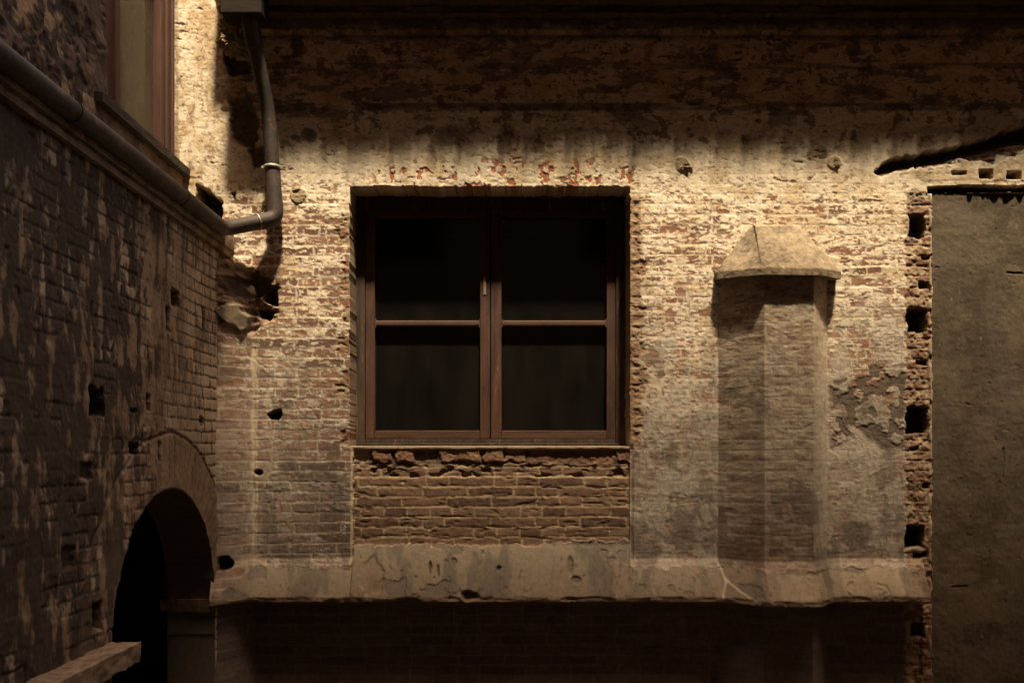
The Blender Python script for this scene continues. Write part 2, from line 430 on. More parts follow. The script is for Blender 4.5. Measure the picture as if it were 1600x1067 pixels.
# two ragged top courses of bigger blocks
e3, s1, s2, s3, fy3 = bricks(U * 1.0 + 6, V - 697 + 27 * 8, 27, 70, 5, 2.0)
fc3 = sm(1.0, 4.0, e3 + 7 * rag1)
topc = sm(728, 724, V + 4 * rag2)
th = -7 + 3 * fc3 + (s2 - .5) * 3 + 3.5 * n_mid + 2.5 * n_fin - 3.5 * sm(.8, .9, s1) * fc3 - 3 * sm(712, 700, V + 10 * rag1) * sm(.5, .7, fbm(U / 30, V / 9, 3, 64))
tc = mix(mix(rgb(.29, .185, .115), rgb(.2, .11, .07), s2), rgb(.40, .30, .19), sm(.75, .9, s3))
tc = mix(rgb(.12, .085, .06), tc * (.75 + .5 * fbm(U / 7, V / 5, 3, 66))[..., None], fc3)
midc = sm(724, 727, V + 4 * rag2) * sm(747, 743, V + 4 * rag1)
ph = ph * (1 - topc) + th * topc - midc * (1 + 5 * sm(.56, .7, fbm(U / 16, V / 9, 3, 68))) * (1 - topc)
pc = mix(pc, tc, topc)
sill_l = sm(703, 700.5, V + 2 * rag1) * (U > 552) * (U < 984)
ph = ph * (1 - sill_l) + (-1.5) * sill_l
pc = mix(pc, rgb(.50, .40, .27), sill_l)  # lit line along the sill painted in as cream
h = np.where(panel, ph, h); col = np.where(panel[..., None], pc, col)
# arris along the left of the panel, its sunlit edge painted pale
k = sm(3.2, 1.5, np.abs(U - 550 + 2 * rag1)) * sm(690, 705, V) * sm(885, 872, V)
col = mix(col, rgb(.52, .43, .30), k * .9)
k = sm(3.5, 1.0, np.abs(U - 987)) * sm(690, 705, V) * sm(885, 872, V)
h -= k * 3

# --- ledge plaster
lm = in_ledge.astype(F)
lst = uni(fbm(U / 22, V / 60, 4, 70)); lpt = uni(fbm(U / 30, V / 26, 4, 72))
lc = mix(rgb(.25, .212, .158), rgb(.165, .145, .118), sm(.5, .9, lst))
lc = mix(lc, rgb(.17, .15, .125), sm(.78, .84, lpt) * .8)
lc = mix(lc, rgb(.13, .10, .075), sm(.93, .97, uni(fbm(U / 6, V / 9, 3, 74))) * .7)
lipm = sm(925, 929, V + 2 * rag1)
lc = mix(lc, rgb(.19, .14, .10) * (1 + .9 * n_str[..., None]), lipm * .85)
lh = .8 * n_mid - 1.2 * sm(.78, .83, lpt) + .5 * n_fin + lipm * 2.4 * n_str
# oval spall and tool marks
t = sdf(Ur, Vr, [(585, 866), (598, 884), (604, 918), (580, 928), (566, 905), (572, 878)])
k = sm(3, -2, t); lh -= k * 2.2; lc = mix(lc, rgb(.25, .20, .14) * (1 + .7 * n_mid[..., None]), k * .9)
for (cx, cy, w_, h_, dp) in [(673, 884, 2, 8, 4), (686, 890, 2, 9, 4), (780, 886, 3, 4, 4), (890, 882, 5, 14, 3.5), (898, 903, 7, 6, 3), (710, 876, 4, 5, 2.5), (735, 926, 12, 7, 9), (642, 933, 14, 4, 6)]:
    k = sm(1.3, .7, np.hypot((U - cx) / w_, (V - cy) / h_) + .5 * rag1); lh -= k * dp; lc = mix(lc, rgb(.09, .07, .055), k * .5)
h = h * (1 - lm) + lh * lm
col = mix(col, lc, lm)
# panels of paler lime on the ledge round the pier
for (a, b_) in [((1196, 1272), (892, 926)), ((1308, 1345), (893, 924)), ((1347, 1400), (884, 924))]:
    k = sm(a[0] - 3, a[0] + 3, Ur) * sm(a[1] + 3, a[1] - 3, Ur) * sm(b_[0] - 3, b_[0] + 3, Vr) * sm(b_[1] + 3, b_[1] - 3, Vr)
    col = mix(col, rgb(.36, .315, .22) * (1 + .5 * n_mid[..., None]), k * .75); h += k * .8
for pts in [[(1122, 880), (1128, 905), (1122, 928)], [(1128, 900), (1142, 915), (1168, 932)]]:
    for (p0, p1) in zip(pts[:-1], pts[1:]):
        t = sdf(U + 3 * rag1, V + 3 * rag2, [p0, p1, (p1[0] + .1, p1[1]), (p0[0] + .1, p0[1])])
        col = mix(col, rgb(.58, .52, .40), sm(2.2, .8, np.abs(t)) * .8)

# --- lower dark wall
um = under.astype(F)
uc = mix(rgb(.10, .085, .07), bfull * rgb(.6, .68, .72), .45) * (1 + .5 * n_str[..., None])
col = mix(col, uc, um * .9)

# --- corner strip on the left: pale arris line, plastered scabs
k = sm(6, 2, np.abs(lat + 402 + 5 * rag1)) * sm(470, 500, V) * sm(885, 840, V)
k = k * sm(.34, .56, fbm(U / 7, V / 26, 4, 99)); col = mix(col, rgb(.52, .44, .32), k * .7); h += k * .8

# broken masonry where the splay dies into the plain wall
brk = sdf(Ur, Vr, [(338, 412), (372, 418), (420, 428), (436, 452), (430, 500), (405, 500), (398, 520), (352, 512), (338, 480)])
bk = sm(5, -6, brk)
bh = -4 + 24 * (fbm(U / 17, V / 12, 4, 80) - .5) + 6 * n_fin
h = h * (1 - bk) + bh * bk
bcl = mix(rgb(.30, .22, .14), rgb(.14, .085, .06), sm(.35, .65, fbm(U / 16, V / 10, 3, 82)))
col = mix(col, bcl, bk * .9)
flap = sdf(Ur, Vr, [(350, 488), (380, 478), (394, 496), (392, 515), (382, 522), (360, 506)])
k = sm(2, -3, flap); h = h * (1 - k) + k * (9 + 6 * n_mid); col = mix(col, rgb(.175, .14, .10), k)

# --- holes
def hole(pts, depth, c=(.07, .05, .04), soft=2.0, warp=1.0):
    global h, col
    x = np.array(pts); m_ = 14
    ys = (vg > x[:, 1].min() - m_) & (vg < x[:, 1].max() + m_); xs = (ug > x[:, 0].min() - m_) & (ug < x[:, 0].max() + m_)
    a0, a1 = np.where(ys)[0][[0, -1]]; b0, b1 = np.where(xs)[0][[0, -1]]
    s_ = np.s_[a0:a1 + 1, b0:b1 + 1]
    t = sdf(U[s_] + warp * 9 * rag1[s_], V[s_] + warp * 9 * rag2[s_], pts)
    k = sm(soft, -soft, t)
    h[s_] = h[s_] * (1 - k) + (-depth + 5 * n_mid[s_] * 2) * k
    col[s_] = mix(col[s_], rgb(*c) * (1 + n_fin[s_][..., None]), sm(soft * 1.5, -soft * .5, t))

def rect(cx, cy, w_, h_):
    return [(cx - w_ / 2, cy - h_ / 2), (cx + w_ / 2, cy - h_ / 2), (cx + w_ / 2, cy + h_ / 2), (cx - w_ / 2, cy + h_ / 2)]
def disc(cx, cy, r, ry=None):
    return [(cx + r * math.cos(a), cy + (ry or r) * math.sin(a)) for a in [i * math.tau / 12 for i in range(12)]]

# crumbled strip beside the cement infill
strip = sm(1412, 1420, U + 10 * rag1) * sm(1460, 1456, U) * sm(296, 310, V) * (1 - in_ledge * .6)
sh = -1.5 + 2.4 * (fbm(U / 15, V / 10, 4, 90) - .5) + .8 * (face - 1) + 3 * n_fin
h = h * (1 - strip) + sh * strip
scl = mix(mix(rgb(.31, .225, .145), rgb(.17, .09, .06), sm(.38, .6, fbm(U / 13, V / 9, 3, 92))), rgb(.10, .07, .05), sm(.72, .82, fbm(U / 9, V / 6, 3, 94)))
col = mix(col, scl, strip * .9)
k = sm(3.5, 1.5, np.abs(U - 1454 + 2 * rag1)) * sm(298, 306, V)
k = k * sm(.4, .6, fbm(U / 5, V / 22, 3, 98)); col = mix(col, rgb(.38, .30, .20), k * .7); h = h * (1 - k) + k * 1.0
for (cx, cy, w_, h_, dp) in [(1433, 353, 22, 33, 40), (1434, 501, 29, 33, 46), (1434, 656, 32, 40, 46), (1430, 838, 28, 34, 40), (1446, 402, 13, 6, 7), (1443, 445, 12, 8, 9), (1441, 566, 16, 8, 8), (1448, 760, 10, 7, 6), (1440, 868, 22, 8, 12), (1436, 985, 20, 22, 14), (1430, 700, 10, 5, 9)]:
    hole(rect(cx, cy, w_, h_), dp, warp=.8)
for (cx, cy, w_, h_, dp) in [(1540, 272, 20, 14, 40), (1584, 274, 22, 12, 40), (1498, 271, 22, 5, 10)]:
    hole(rect(cx, cy, w_, h_), dp, warp=.25, soft=.7, c=(.03, .025, .02))  # near-black colour carries the shade inside these holes
# pale lime round the putlog holes
# long slot over the infill
hole([(1450, 293), (1520, 291), (1560, 292), (1660, 290), (1660, 300), (1560, 299), (1452, 301)], 20, warp=.3)
# torn diagonal gash where a roof once met the wall
gl_pts = [(1366, 268), (1384, 256), (1400, 246), (1440, 241), (1480, 233), (1520, 222), (1560, 209), (1660, 180), (1660, 226), (1600, 234), (1580, 248), (1560, 244), (1548, 256), (1500, 248), (1485, 258), (1455, 260), (1425, 263), (1400, 268), (1378, 277)]
g = sdf(Ur + 3 * rag2, Vr + 3 * rag1, gl_pts); gk = sm(1.6, -1.6, g)
lowg = np.clip((V - np.interp(U, [1366, 1480, 1660], [262, 241, 196])) / 14, 0, 1)
h = h * (1 - gk) + gk * (-22 + 19 * lowg + 12 * n_mid + 6 * n_str)
col = mix(col, mix(rgb(.06, .045, .035), rgb(.21, .13, .085), lowg * sm(.3, .5, fbm(U / 14, V / 6, 3, 96))), gk)
# thick plaster flakes left beneath the gash
pf = sdf(Ur, Vr, [(1425, 266), (1500, 262), (1545, 262), (1570, 252), (1610, 242), (1660, 236), (1660, 285), (1500, 283), (1440, 285)])
k = sm(2, -3, pf) * (1 - gk); h += k * .6; col = mix(col, rgb(.40, .30, .185) * (1 + .7 * n_mid[..., None]), k * .6)

hole([(418, 648), (428, 642), (438, 640), (440, 648), (434, 655), (424, 655)], 30, warp=.4)
hole(disc(361, 876, 12, 10), 36, warp=.5)
hole([(418, 446), (433, 448), (433, 478), (424, 476), (412, 470)], 26, c=(.13, .06, .04), warp=.6)
hole([(404, 486), (416, 482), (428, 488), (420, 500), (408, 496)], 18, warp=.7)
hole([(362, 440), (418, 432), (424, 448), (404, 466), (372, 470)], 13, c=(.12, .085, .06), warp=.7)
hole([(416, 288), (424, 296), (422, 306), (414, 300)], 4, c=(.2, .12, .08))
hole(disc(404, 738, 5, 4), 12, warp=.4)
hole([(310, 290), (328, 298), (345, 316), (348, 330), (346, 348), (318, 340), (306, 316)], 60, c=(.05, .04, .03), warp=.7)
hole([(362, 302), (368, 300), (366, 312)], 5, warp=.3)
# broken top-left masonry by the pipe, eaves shadow painted into its patches
for (pts, dp) in [([(350, 62), (376, 84), (388, 96), (392, 118), (362, 116), (354, 96)], 12), ([(364, 158), (392, 150), (404, 190), (398, 232), (372, 226), (362, 190)], 7), ([(390, 235), (412, 230), (412, 258), (396, 262)], 5)]:
    hole(pts, dp, c=(.13, .09, .06), soft=4)

# --- cement infill on the right
inf = (U > 1457 + 4 * rag1 + 2 * n_fin) & (V > 301)
cn = uni(fbm(U / 55, V / 45, 5, 100, .62)); ck = uni(fbm(U / 5, V / 5, 3, 102))
ih = -5 + 1.0 * (cn - .5) + .45 * n_fin + .5 * n_mid + .35 * n_str - 1.0 * sm(.985, .995, ck)
icol = mix(rgb(.070, .053, .036), rgb(.125, .095, .065), cn) * (.9 + .35 * n_fin + .12 * n_str)[..., None]
icol = mix(icol, rgb(.30, .24, .16), sm(.985, .995, uni(fbm(U / 6, V / 9, 3, 104))) * .35)
icol = mix(icol, rgb(.10, .08, .06), sm(.5, .85, uni(fbm(U / 26, V / 150, 5, 106))) * .5)
for (x0, y0, x1, y1) in [(1577, 425, 1600, 427), (1490, 918, 1512, 916), (1572, 700, 1570, 745)]:
    t = sdf(U + 3 * rag1, V + 3 * rag2, [(x0, y0), (x1, y1), (x1 + .1, y1 + .1), (x0 + .1, y0 + .1)]); k = sm(1.8, .6, np.abs(t)); ih = ih - k * 2
h = np.where(inf, ih, h); col = np.where(inf[..., None], icol, col)

# --- window opening
ow = np.minimum(np.minimum(U - (547 + 2.5 * rag1 + 1.2 * n_fin * 2), (984 + 2.5 * rag2 + 1.2 * n_fin) - U), np.minimum(V - (292 + 3.5 * rag1 + 2 * n_fin), 697 - V))
opening = ow > 0
D = base + h
D = np.where(led_on, D + ledge_z * (1 - inf), D)
D = np.where(opening, -56.0, D)
col = np.where(opening[..., None], rgb(.20, .15, .10) * (1 + .6 * n_mid[..., None]), col)

X = lat * F(S); Y = -D * F(S); Z = (HV - V) * F(S) + F(ZC)
fo = opening[:-1, :-1] & opening[1:, :-1] & opening[1:, 1:] & opening[:-1, 1:]
Dc = np.stack([D[:-1, :-1], D[1:, :-1], D[1:, 1:], D[:-1, 1:]])
steep = (Dc.max(0) - Dc.min(0)) > 4.0
def fm(a): return a[:-1, :-1]
F_ledge = fm(in_ledge) & ~fm(inf)
F_inf = fm(inf)
F_pan = fm(panel) & ~fo & ~F_ledge
F_pier = fm(inpier) & ~F_ledge & fm(V < 937)
F_corn = fm((V < 60)) & fm(U > 352)
F_rest = ~(F_ledge | F_inf | F_pan | F_pier | F_corn | fo)
F_pan &= ~(F_pier | F_inf); F_corn &= ~F_inf
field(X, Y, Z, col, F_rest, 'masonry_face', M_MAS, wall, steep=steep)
tag(field(X, Y, Z, col, F_ledge, 'plaster_ledge', M_MAS, wall, steep=steep), 'sloping plastered ledge running along the foot of the lit brickwork')
tag(field(X, Y, Z, col, F_inf, 'cement_infill', M_MAS, wall, steep=steep), 'flat grey brown cement filling of an old opening')
tag(field(X, Y, Z, col, F_pan, 'brick_panel', M_MAS, wall, steep=steep), 'recessed panel of bare brown bricks under the window')
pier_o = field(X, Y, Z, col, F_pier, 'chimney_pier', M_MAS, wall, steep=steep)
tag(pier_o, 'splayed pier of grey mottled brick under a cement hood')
field(X, Y, Z, col, F_corn, 'cornice', M_MAS, wall, steep=steep)

# --- hood over the pier (sub-part of the pier)
def hood():
    bm = bmesh.new()
    P = lambda u, v, d: at(u, v, d)
    tl, tr = P(1176, 350, -2), P(1246, 351, -2)
    ftl, ftr = P(1180, 353, 11), P(1248, 354, 11)
    fl, fr = P(1190, 418, 62), P(1281, 419, 62)
    el, er = W(316, 20, fl.z / S - ZC / S + 2), W(507, 20, fl.z / S - ZC / S + 2)
    wl, wr = W(316, -3, fl.z / S - ZC / S + 4), W(507, -3, fl.z / S - ZC / S + 4)
    dn = Vector((0, 0, -11.0 * S))
    pts = [tl, tr, ftl, ftr, wl, wr, fl, fr, el, er] + [p + dn for p in (wl, wr, fl, fr, el, er)]
    v = [bm.verts.new(p) for p in pts]
    for f in [(0, 2, 3, 1), (2, 6, 7, 3), (0, 4, 8), (0, 8, 6), (0, 6, 2), (1, 9, 5), (1, 7, 9), (1, 3, 7), (4, 10, 14, 8), (8, 14, 12, 6), (6, 12, 13, 7), (7, 13, 15, 9), (9, 15, 11, 5), (10, 11, 15, 13, 12, 14), (0, 1, 5, 11, 10, 4)]:
        bm.faces.new([v[i] for i in f])
    bmesh.ops.recalc_face_normals(bm, faces=bm.faces)
    bmesh.ops.bevel(bm, geom=bm.edges[:], offset=.0025, segments=1, affect='EDGES')
    bmesh.ops.triangulate(bm, faces=bm.faces[:])
    for _ in range(5):
        long_e = [e for e in bm.edges if e.calc_length() > .014]
        if not long_e: break
        bmesh.ops.subdivide_edges(bm, edges=long_e, cuts=1)
        bmesh.ops.triangulate(bm, faces=[f for f in bm.faces if len(f.verts) > 3])
    bm.normal_update()
    for w in bm.verts:
        p = w.co * 9
        n = mnoise.fractal(p, .6, 2.0, 5) * .0022 + mnoise.noise(w.co * 60) * .0014 + mnoise.noise(w.co * 25) * .0012
        w.co += w.normal * n
    o = obj('hood', bm, M_STONE, pier_o)
    return tag(o, 'pale rough cement hood capping the pier')
hood()

# --- iron stubs over the pier
def stub(u, v, parent, r=5):
    bm = bmesh.new()
    bmesh.ops.create_cone(bm, cap_ends=True, segments=10, radius1=r * S, radius2=r * .8 * S, depth=9 * S)
    from mathutils import Matrix
    bm.transform(Matrix.Rotation(math.radians(90), 4, 'X'))
    for w in bm.verts: w.co += Vector([random.uniform(-.003, .003) for _ in range(3)])
    c = at(u, v, 6)
    for w in bm.verts: w.co += c
    return obj('wooden_plug', bm, M_FRAME, parent)


# --- broken corbel rubble, upper left
def rubble(name, c, size, seed, parent, mat):
    bm = bmesh.new()
    bmesh.ops.create_icosphere(bm, subdivisions=5, radius=1)
    for w in bm.verts:
        p = w.co.copy()
        sq = Vector([math.copysign(abs(p[i]) ** .6, p[i]) for i in range(3)])
        n = mnoise.fractal(p * 1.6 + Vector((seed, 0, 0)), .5, 2.0, 6)
        n2 = mnoise.cell(p * 2.6 + Vector((seed, 3, 0)))
        sq *= 1 + .42 * n + .16 * n2
        w.co = Vector((sq.x * size[0], sq.y * size[1], sq.z * size[2])) * S + c
    return obj(name, bm, mat, parent)
M_RUB = plain('broken_lime_mortar', (.10, .07, .045), (.50, .37, .22), 22, .95, .9, .01, .1)
rubble('mortar_lump', at(1071, 261, 0), (8, 4, 3.5), 2.2, wall, M_RUB); rubble('mortar_lump', at(1306, 255, 0), (4, 3.5, 6), 5.2, wall, M_RUB)
rubble('broken_corbel', at(364, 62, 14), (18, 17, 19), 3.1, wall, M_RUB)
rubble('broken_corbel', at(364, 32, 12), (9, 10, 7), 7.7, wall, M_RUB)
rubble('broken_corbel', at(379, 84, 16), (8, 9, 9), 9.2, wall, M_RUB)

# --- eaves above, out of the picture but casting the broad shadow
bm = bmesh.new()
EZ, ED, EL = 838, 140, -412
pr = [(-60, 735), (46, 735), (60, 750), (ED, EZ), (ED, EZ + 14), (-60, EZ + 60)]
rnd = random.Random(3)
xs_ = [None] + [-374 + 5.0 * k for k in range(376)]       # eaves edge shaped jagged to soften its cast shadow
prof = []
for k_, lx in enumerate(xs_):
    dz = ((k_ * .618034) % 1 - .5) * 74 if lx is not None else 0
    prof.append([bm.verts.new(W(float(np.interp(d, [46, 60, ED], [-440, -434, -376])) if lx is None else lx, d, z + (dz if i in (3, 4) else 0))) for i, (d, z) in enumerate(pr)])
n = len(pr)
for p0, p1 in zip(prof[:-1], prof[1:]):
    for i in range(n):
        bm.faces.new([p0[i], p0[(i + 1) % n], p1[(i + 1) % n], p1[i]])
bm.faces.new(prof[0][::-1]); bm.faces.new(prof[-1])
bmesh.ops.recalc_face_normals(bm, faces=bm.faces)
obj('eaves', bm, M_SOOT, wall)

# ------------------------------------------------------------------ main window
K = lambda u, d: (u - HU) * (1 - d / FD)
Kz = lambda v, d: (HV - v) * (1 - d / FD)
def pbox(bm, u0, v0, u1, v1, dfront, dback, bevel=.004):
    """upright timber whose front is seen between (u0,v0) and (u1,v1)"""
    box(bm, (K(u0, dfront), dfront, Kz(v0, dfront)), (K(u1, dfront), dback, Kz(v1, dfront)), bevel)

bm = bmesh.new()
pbox(bm, 545, 300, 570, 697, -50, -80)
pbox(bm, 962.5, 300, 985, 697, -50, -80)
win = obj('window', bm, M_FRAME, wall)
tag(win, 'large brown casement window of four dark panes')
bm = bmesh.new()
pbox(bm, 570.5, 300, 962, 331, -50.5, -80)
pbox(bm, 570.5, 686, 962, 697, -50.5, -80)
pbox(bm, 566, 692, 972, 697.5, -45, -50)
obj('frame_rail', bm, M_FRAME, win)
def sash(u0, u1, g0, g1, gl):
    o_ = []
    bm = bmesh.new()
    pbox(bm, u0, 331.5, g0, 685.5, -53, -76, .005); pbox(bm, g1, 331.5, u1, 685.5, -53, -76, .005)
    o_.append(obj('sash_stile', bm, M_WOOD, win))
    bm = bmesh.new()
    pbox(bm, g0 + .3, 331.5, g1 - .3, 339, -53.5, -76, .004); pbox(bm, g0 + .3, 672.5, g1 - .3, 685.5, -53.5, -76, .004)
    pbox(bm, g0 + .3, 500.5, g1 - .3, 509, -52.5, -74, .008)
    # curved ends where bar meets stile
    for (ux, sg) in ((g0, 1), (g1, -1)):
        pbox(bm, ux - 2 * (sg < 0), 498, ux + 2 * (sg > 0), 512, -52.8, -74, .003)
    obj('sash_rail', bm, M_WOODH, win)
    for (a, b) in ((339, 500), (510, 672.5)):
        bm = bmesh.new(); pbox(bm, g0 - 2, a - 2, g1 + 2, b + 2, -64, -65.2, 0)
        obj('pane', bm, M_GLASS, win)
sash(571, 765.5, 585.5, 750, 0)
sash(767, 962, 783.5, 948, 1)
bm = bmesh.new(); pbox(bm, 755.5, 432, 759.5, 460, -51.8, -53.2, .001)
for q in range(4): 
    bmesh.ops.create_uvsphere(bm, u_segments=6, v_segments=4, radius=.0035)
    for w in bm.verts[-22:]: pass
obj('hinge_plate', bm, M_ZINC, win) if False else bm.free()
bm = bmesh.new(); pbox(bm, 755.5, 432, 759.5, 460, -51.8, -53.2, .001); obj('lock_plate', bm, plain('tarnished_brass', (.12, .08, .05), (.3, .22, .14), 40, .5, .2), win)

# dark room behind the window
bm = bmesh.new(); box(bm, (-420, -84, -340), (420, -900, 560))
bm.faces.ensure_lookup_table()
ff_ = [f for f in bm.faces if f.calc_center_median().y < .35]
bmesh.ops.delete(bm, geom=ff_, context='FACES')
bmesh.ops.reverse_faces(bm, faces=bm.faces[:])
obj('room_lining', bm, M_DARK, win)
# closing frame between wall sheet and room (back of the masonry)
bm = bmesh.new()
box(bm, (-440, -80, -360), (-257, -86, 580)); box(bm, (188, -80, -360), (440, -86, 580))
box(bm, (-257, -80, 427), (188, -86, 580)); box(bm, (-257, -80, -360), (188, -86, 14))
obj('masonry_backing', bm, M_DARK, wall)

# ================================================================== LEFT WALL
lw = empty('side_wall', W(-445, 400, -475), 'dark sooty brick wall on the left with an arched opening and a red framed window', 'wall')
L0 = -445.0
dg = np.concatenate([np.arange(38, 700, 1.5), [720, 780, 900, 1200, 1750]]).astype(F)
zg = np.concatenate([np.arange(352, -300, -1.5), [-320, -380, -475]]).astype(F)
A, B = np.meshgrid(dg, zg)          # A = along the wall, B = up
u_img = HU + L0 / (1 - np.minimum(A, 1300) / FD)
a_big = fbm(A / 110, B / 110, 3, 101) - .5; a_mid = fbm(A / 24, B / 24, 4, 102) - .5; a_fin = fbm(A / 5, B / 5, 3, 103) - .5
a_str = fbm(A / 22, B / 7, 4, 104) - .5; ar1 = fbm(A / 11, B / 11, 3, 105) - .5; ar2 = fbm(A / 11, B / 11, 3, 109) - .5
a_dr = fbm(A / 10, B / 60, 4, 110) - .5      # vertical drips
e, r1, r2, r3, fy = bricks(A + 20, B + 2000, 16.3, 68, 4)
AC, AZ, AR, AT = 231., -212., 171., 73.
rr = np.hypot(A - AC, B - AZ); th = np.arctan2(B - AZ, A - AC)
ring = (rr < AR + AT + 5 * ar1) & (B > AZ) & (rr > AR - 3)
tv = (th + .05 * (ar1)) * (AR + AT * .5) / 17.0
fv = tv - np.floor(tv); ev = np.minimum(fv, 1 - fv) * 17
rv = hsh(np.floor(tv), np.floor(tv) * 0 + 4, 2)
face = sm(.4, 2.2, e + 2.2 * a_fin); facev = sm(.4, 2.0, ev + 2 * a_fin)
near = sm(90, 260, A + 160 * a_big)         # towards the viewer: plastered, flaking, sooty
bc = mix(mix(rgb(.23, .165, .12), rgb(.155, .108, .082), r2), rgb(.28, .21, .15), sm(.6, 1, r3))
bc = bc * (.75 + .55 * fbm(A / 8, B / 14, 4, 112))[..., None]
wash = uni(fbm(A / 26, B / 30, 5, 114, .6))
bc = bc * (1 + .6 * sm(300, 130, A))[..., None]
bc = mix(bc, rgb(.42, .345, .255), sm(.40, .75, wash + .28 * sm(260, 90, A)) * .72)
lcol = mix(rgb(.05, .036, .028), bc, face * .9 + .1)
plc = mix(rgb(.26, .195, .13), rgb(.17, .115, .08), uni(fbm(A / 18, B / 22, 4, 116)))
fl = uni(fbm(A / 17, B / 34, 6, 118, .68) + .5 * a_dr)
soot_shade = sm(.50, .78, fl * .75 + .48 * sm(220, 470, A))  # soot flakes, thickened towards the viewer to put the light's falloff into colour
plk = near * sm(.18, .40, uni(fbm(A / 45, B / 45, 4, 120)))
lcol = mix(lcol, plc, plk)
lcol = mix(lcol, rgb(.040, .031, .025), soot_shade * near * .9)
streak = sm(.62, .8, uni(a_dr + .3 * a_big)) * sm(-60, 200, B)
lcol = mix(lcol, rgb(.06, .045, .036), streak * .55)
hl = (face - 1) * 1.15 * (1 - .85 * plk) + (r2 - .5) * .9 + 3 * a_big + 1.1 * a_mid + .8 * a_fin + plk * .9 - soot_shade * near * .6
vc = mix(rgb(.235, .165, .12), rgb(.16, .105, .08), rv) * (.75 + .5 * fbm(A / 7, B / 12, 3, 122))[..., None]
vc = mix(rgb(.07, .05, .04), vc, facev)
rg = ring.astype(F)
rg = rg * (1 - .85 * near * sm(250, 300, A + 40 * a_big)); lcol = mix(lcol, mix(vc, plc * 1.1, np.clip(.4 + near * .4, 0, 1)), rg * .95)
hl = hl * (1 - rg) + rg * ((facev - 1) * .8 * (1 - near * .7) + (rv - .5) * 1.4 + 1.5 * a_mid + a_fin)
k = sm(3, 1, np.abs(rr - AR - AT - 5 * ar1)) * (B > AZ); hl -= k * 2.4; lcol = mix(lcol, rgb(.05, .04, .03), k * .5 * sm(300, 240, A))
def lhole(u, v, w_, h_, dp, c=(.035, .028, .022)):
    """hole in the side wall seen at (u, v)"""
    global hl, lcol
    f = -L0 / (HU - u); d0 = FD * (1 - f); z0 = (HV - v) * f
    t = np.maximum(np.abs(A - d0 + 8 * ar1) - w_ / 2, np.abs(B - z0 + 8 * ar2) - h_ / 2)
    k = sm(2, -2, t); hl = hl * (1 - k) - k * dp; lcol = mix(lcol, rgb(*c), k)
for args in [(273, 466, 26, 22, 26), (150, 628, 34, 30, 30), (231, 628, 9, 18, 10), (315, 657, 12, 9, 22), (210, 700, 26, 12, 18), (135, 735, 26, 16, 18), (250, 705, 6, 24, 14), (210, 640, 14, 5, 8), (153, 962, 20, 26, 20), (108, 870, 22, 22, 8), (262, 500, 12, 30, 6), (318, 500, 10, 40, 5)]:
    if args[:2] in ((52, 655), (135, 735), (108, 870), (30, 545), (62, 590)): args = args[:4] + (5,)
    lhole(*args)
inarch = ((rr < AR + 1.5 * ar1 * 2) & (B >= AZ)) | ((np.abs(A - AC) < AR + 3 * ar2) & (B < AZ))
edge_ = ((rr < AR + 3.2) & (B >= AZ - 2)) | ((np.abs(A - AC) < AR + 3.2) & (B < AZ))
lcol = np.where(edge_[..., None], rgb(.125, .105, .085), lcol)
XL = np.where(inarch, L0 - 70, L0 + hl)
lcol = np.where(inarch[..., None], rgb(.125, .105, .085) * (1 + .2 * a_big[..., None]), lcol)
fo = inarch[:-1, :-1] & inarch[1:, :-1] & inarch[1:, 1:] & inarch[:-1, 1:]
Xc = np.stack([XL[:-1, :-1], XL[1:, :-1], XL[1:, 1:], XL[:-1, 1:]])
steepl = (Xc.max(0) - Xc.min(0)) > 4.0
Xw = XL * F(S); Yw = -A * F(S); Zw = B * F(S) + F(ZC)
Fr = ring[:-1, :-1] & ~fo
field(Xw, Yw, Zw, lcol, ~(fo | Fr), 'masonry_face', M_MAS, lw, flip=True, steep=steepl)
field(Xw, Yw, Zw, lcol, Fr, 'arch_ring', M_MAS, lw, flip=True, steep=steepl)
# passage behind the arch
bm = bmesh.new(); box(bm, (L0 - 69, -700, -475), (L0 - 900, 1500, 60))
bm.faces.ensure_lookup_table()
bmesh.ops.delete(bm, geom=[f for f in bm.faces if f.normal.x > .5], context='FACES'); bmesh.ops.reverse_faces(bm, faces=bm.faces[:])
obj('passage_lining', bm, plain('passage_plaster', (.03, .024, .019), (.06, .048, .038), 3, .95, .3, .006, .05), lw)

# rough-edged bars of masonry: band under the pipe, ledge by the arch, window sill, apron
def rough_bar(name, lat0, lat1, d0, d1, z0, z1, mat, parent, amp=1.6, seed=0, seg=5.0, colf=None):
    bm = bmesh.new(); box(bm, (lat0, d0, z0), (lat1, d1, z1))
    for _ in range(9):
        le = [e_ for e_ in bm.edges if e_.calc_length() > seg * S]
        if not le: break
        bmesh.ops.subdivide_edges(bm, edges=le, cuts=1, use_grid_fill=True)
    bm.normal_update()
    for w in bm.verts:
        n = mnoise.fractal(w.co * 11 + Vector((seed, 0, 0)), .6, 2, 5) * amp * S + mnoise.noise(w.co * 70) * .35 * amp * S
        w.co += w.normal * n
    return obj(name, bm, mat, parent, True)
M_BAND = plain('grimy_lime_render', (.05, .036, .027), (.30, .22, .15), 11, .95, .8, .006, .1)
M_SLATE = plain('dark_slate_sill', (.025, .021, .018), (.075, .06, .048), 10, .8, .5, .004, .2)
rough_bar('string_band', -530, -434, 1, 760, 322, 349, M_BAND, lw, 1.8, 1)
rough_bar('string_band', -530, -438.5, 1, 760, 312, 321, M_BAND, lw, 1.6, 12)
rough_bar('arch_ledge', -446, -524, 30, 64, -229, -211, M_BAND, lw, 1.6, 6)
rough_bar('arch_ledge', -455, -414, 403, 720, -226, -205, M_BAND, lw, 2.2, 2)
tag(rough_bar('window_sill', -545, -503, 1, 298, 438, 450, M_SLATE, lw, 1.0, 3), 'dark projecting sill under the red framed window')
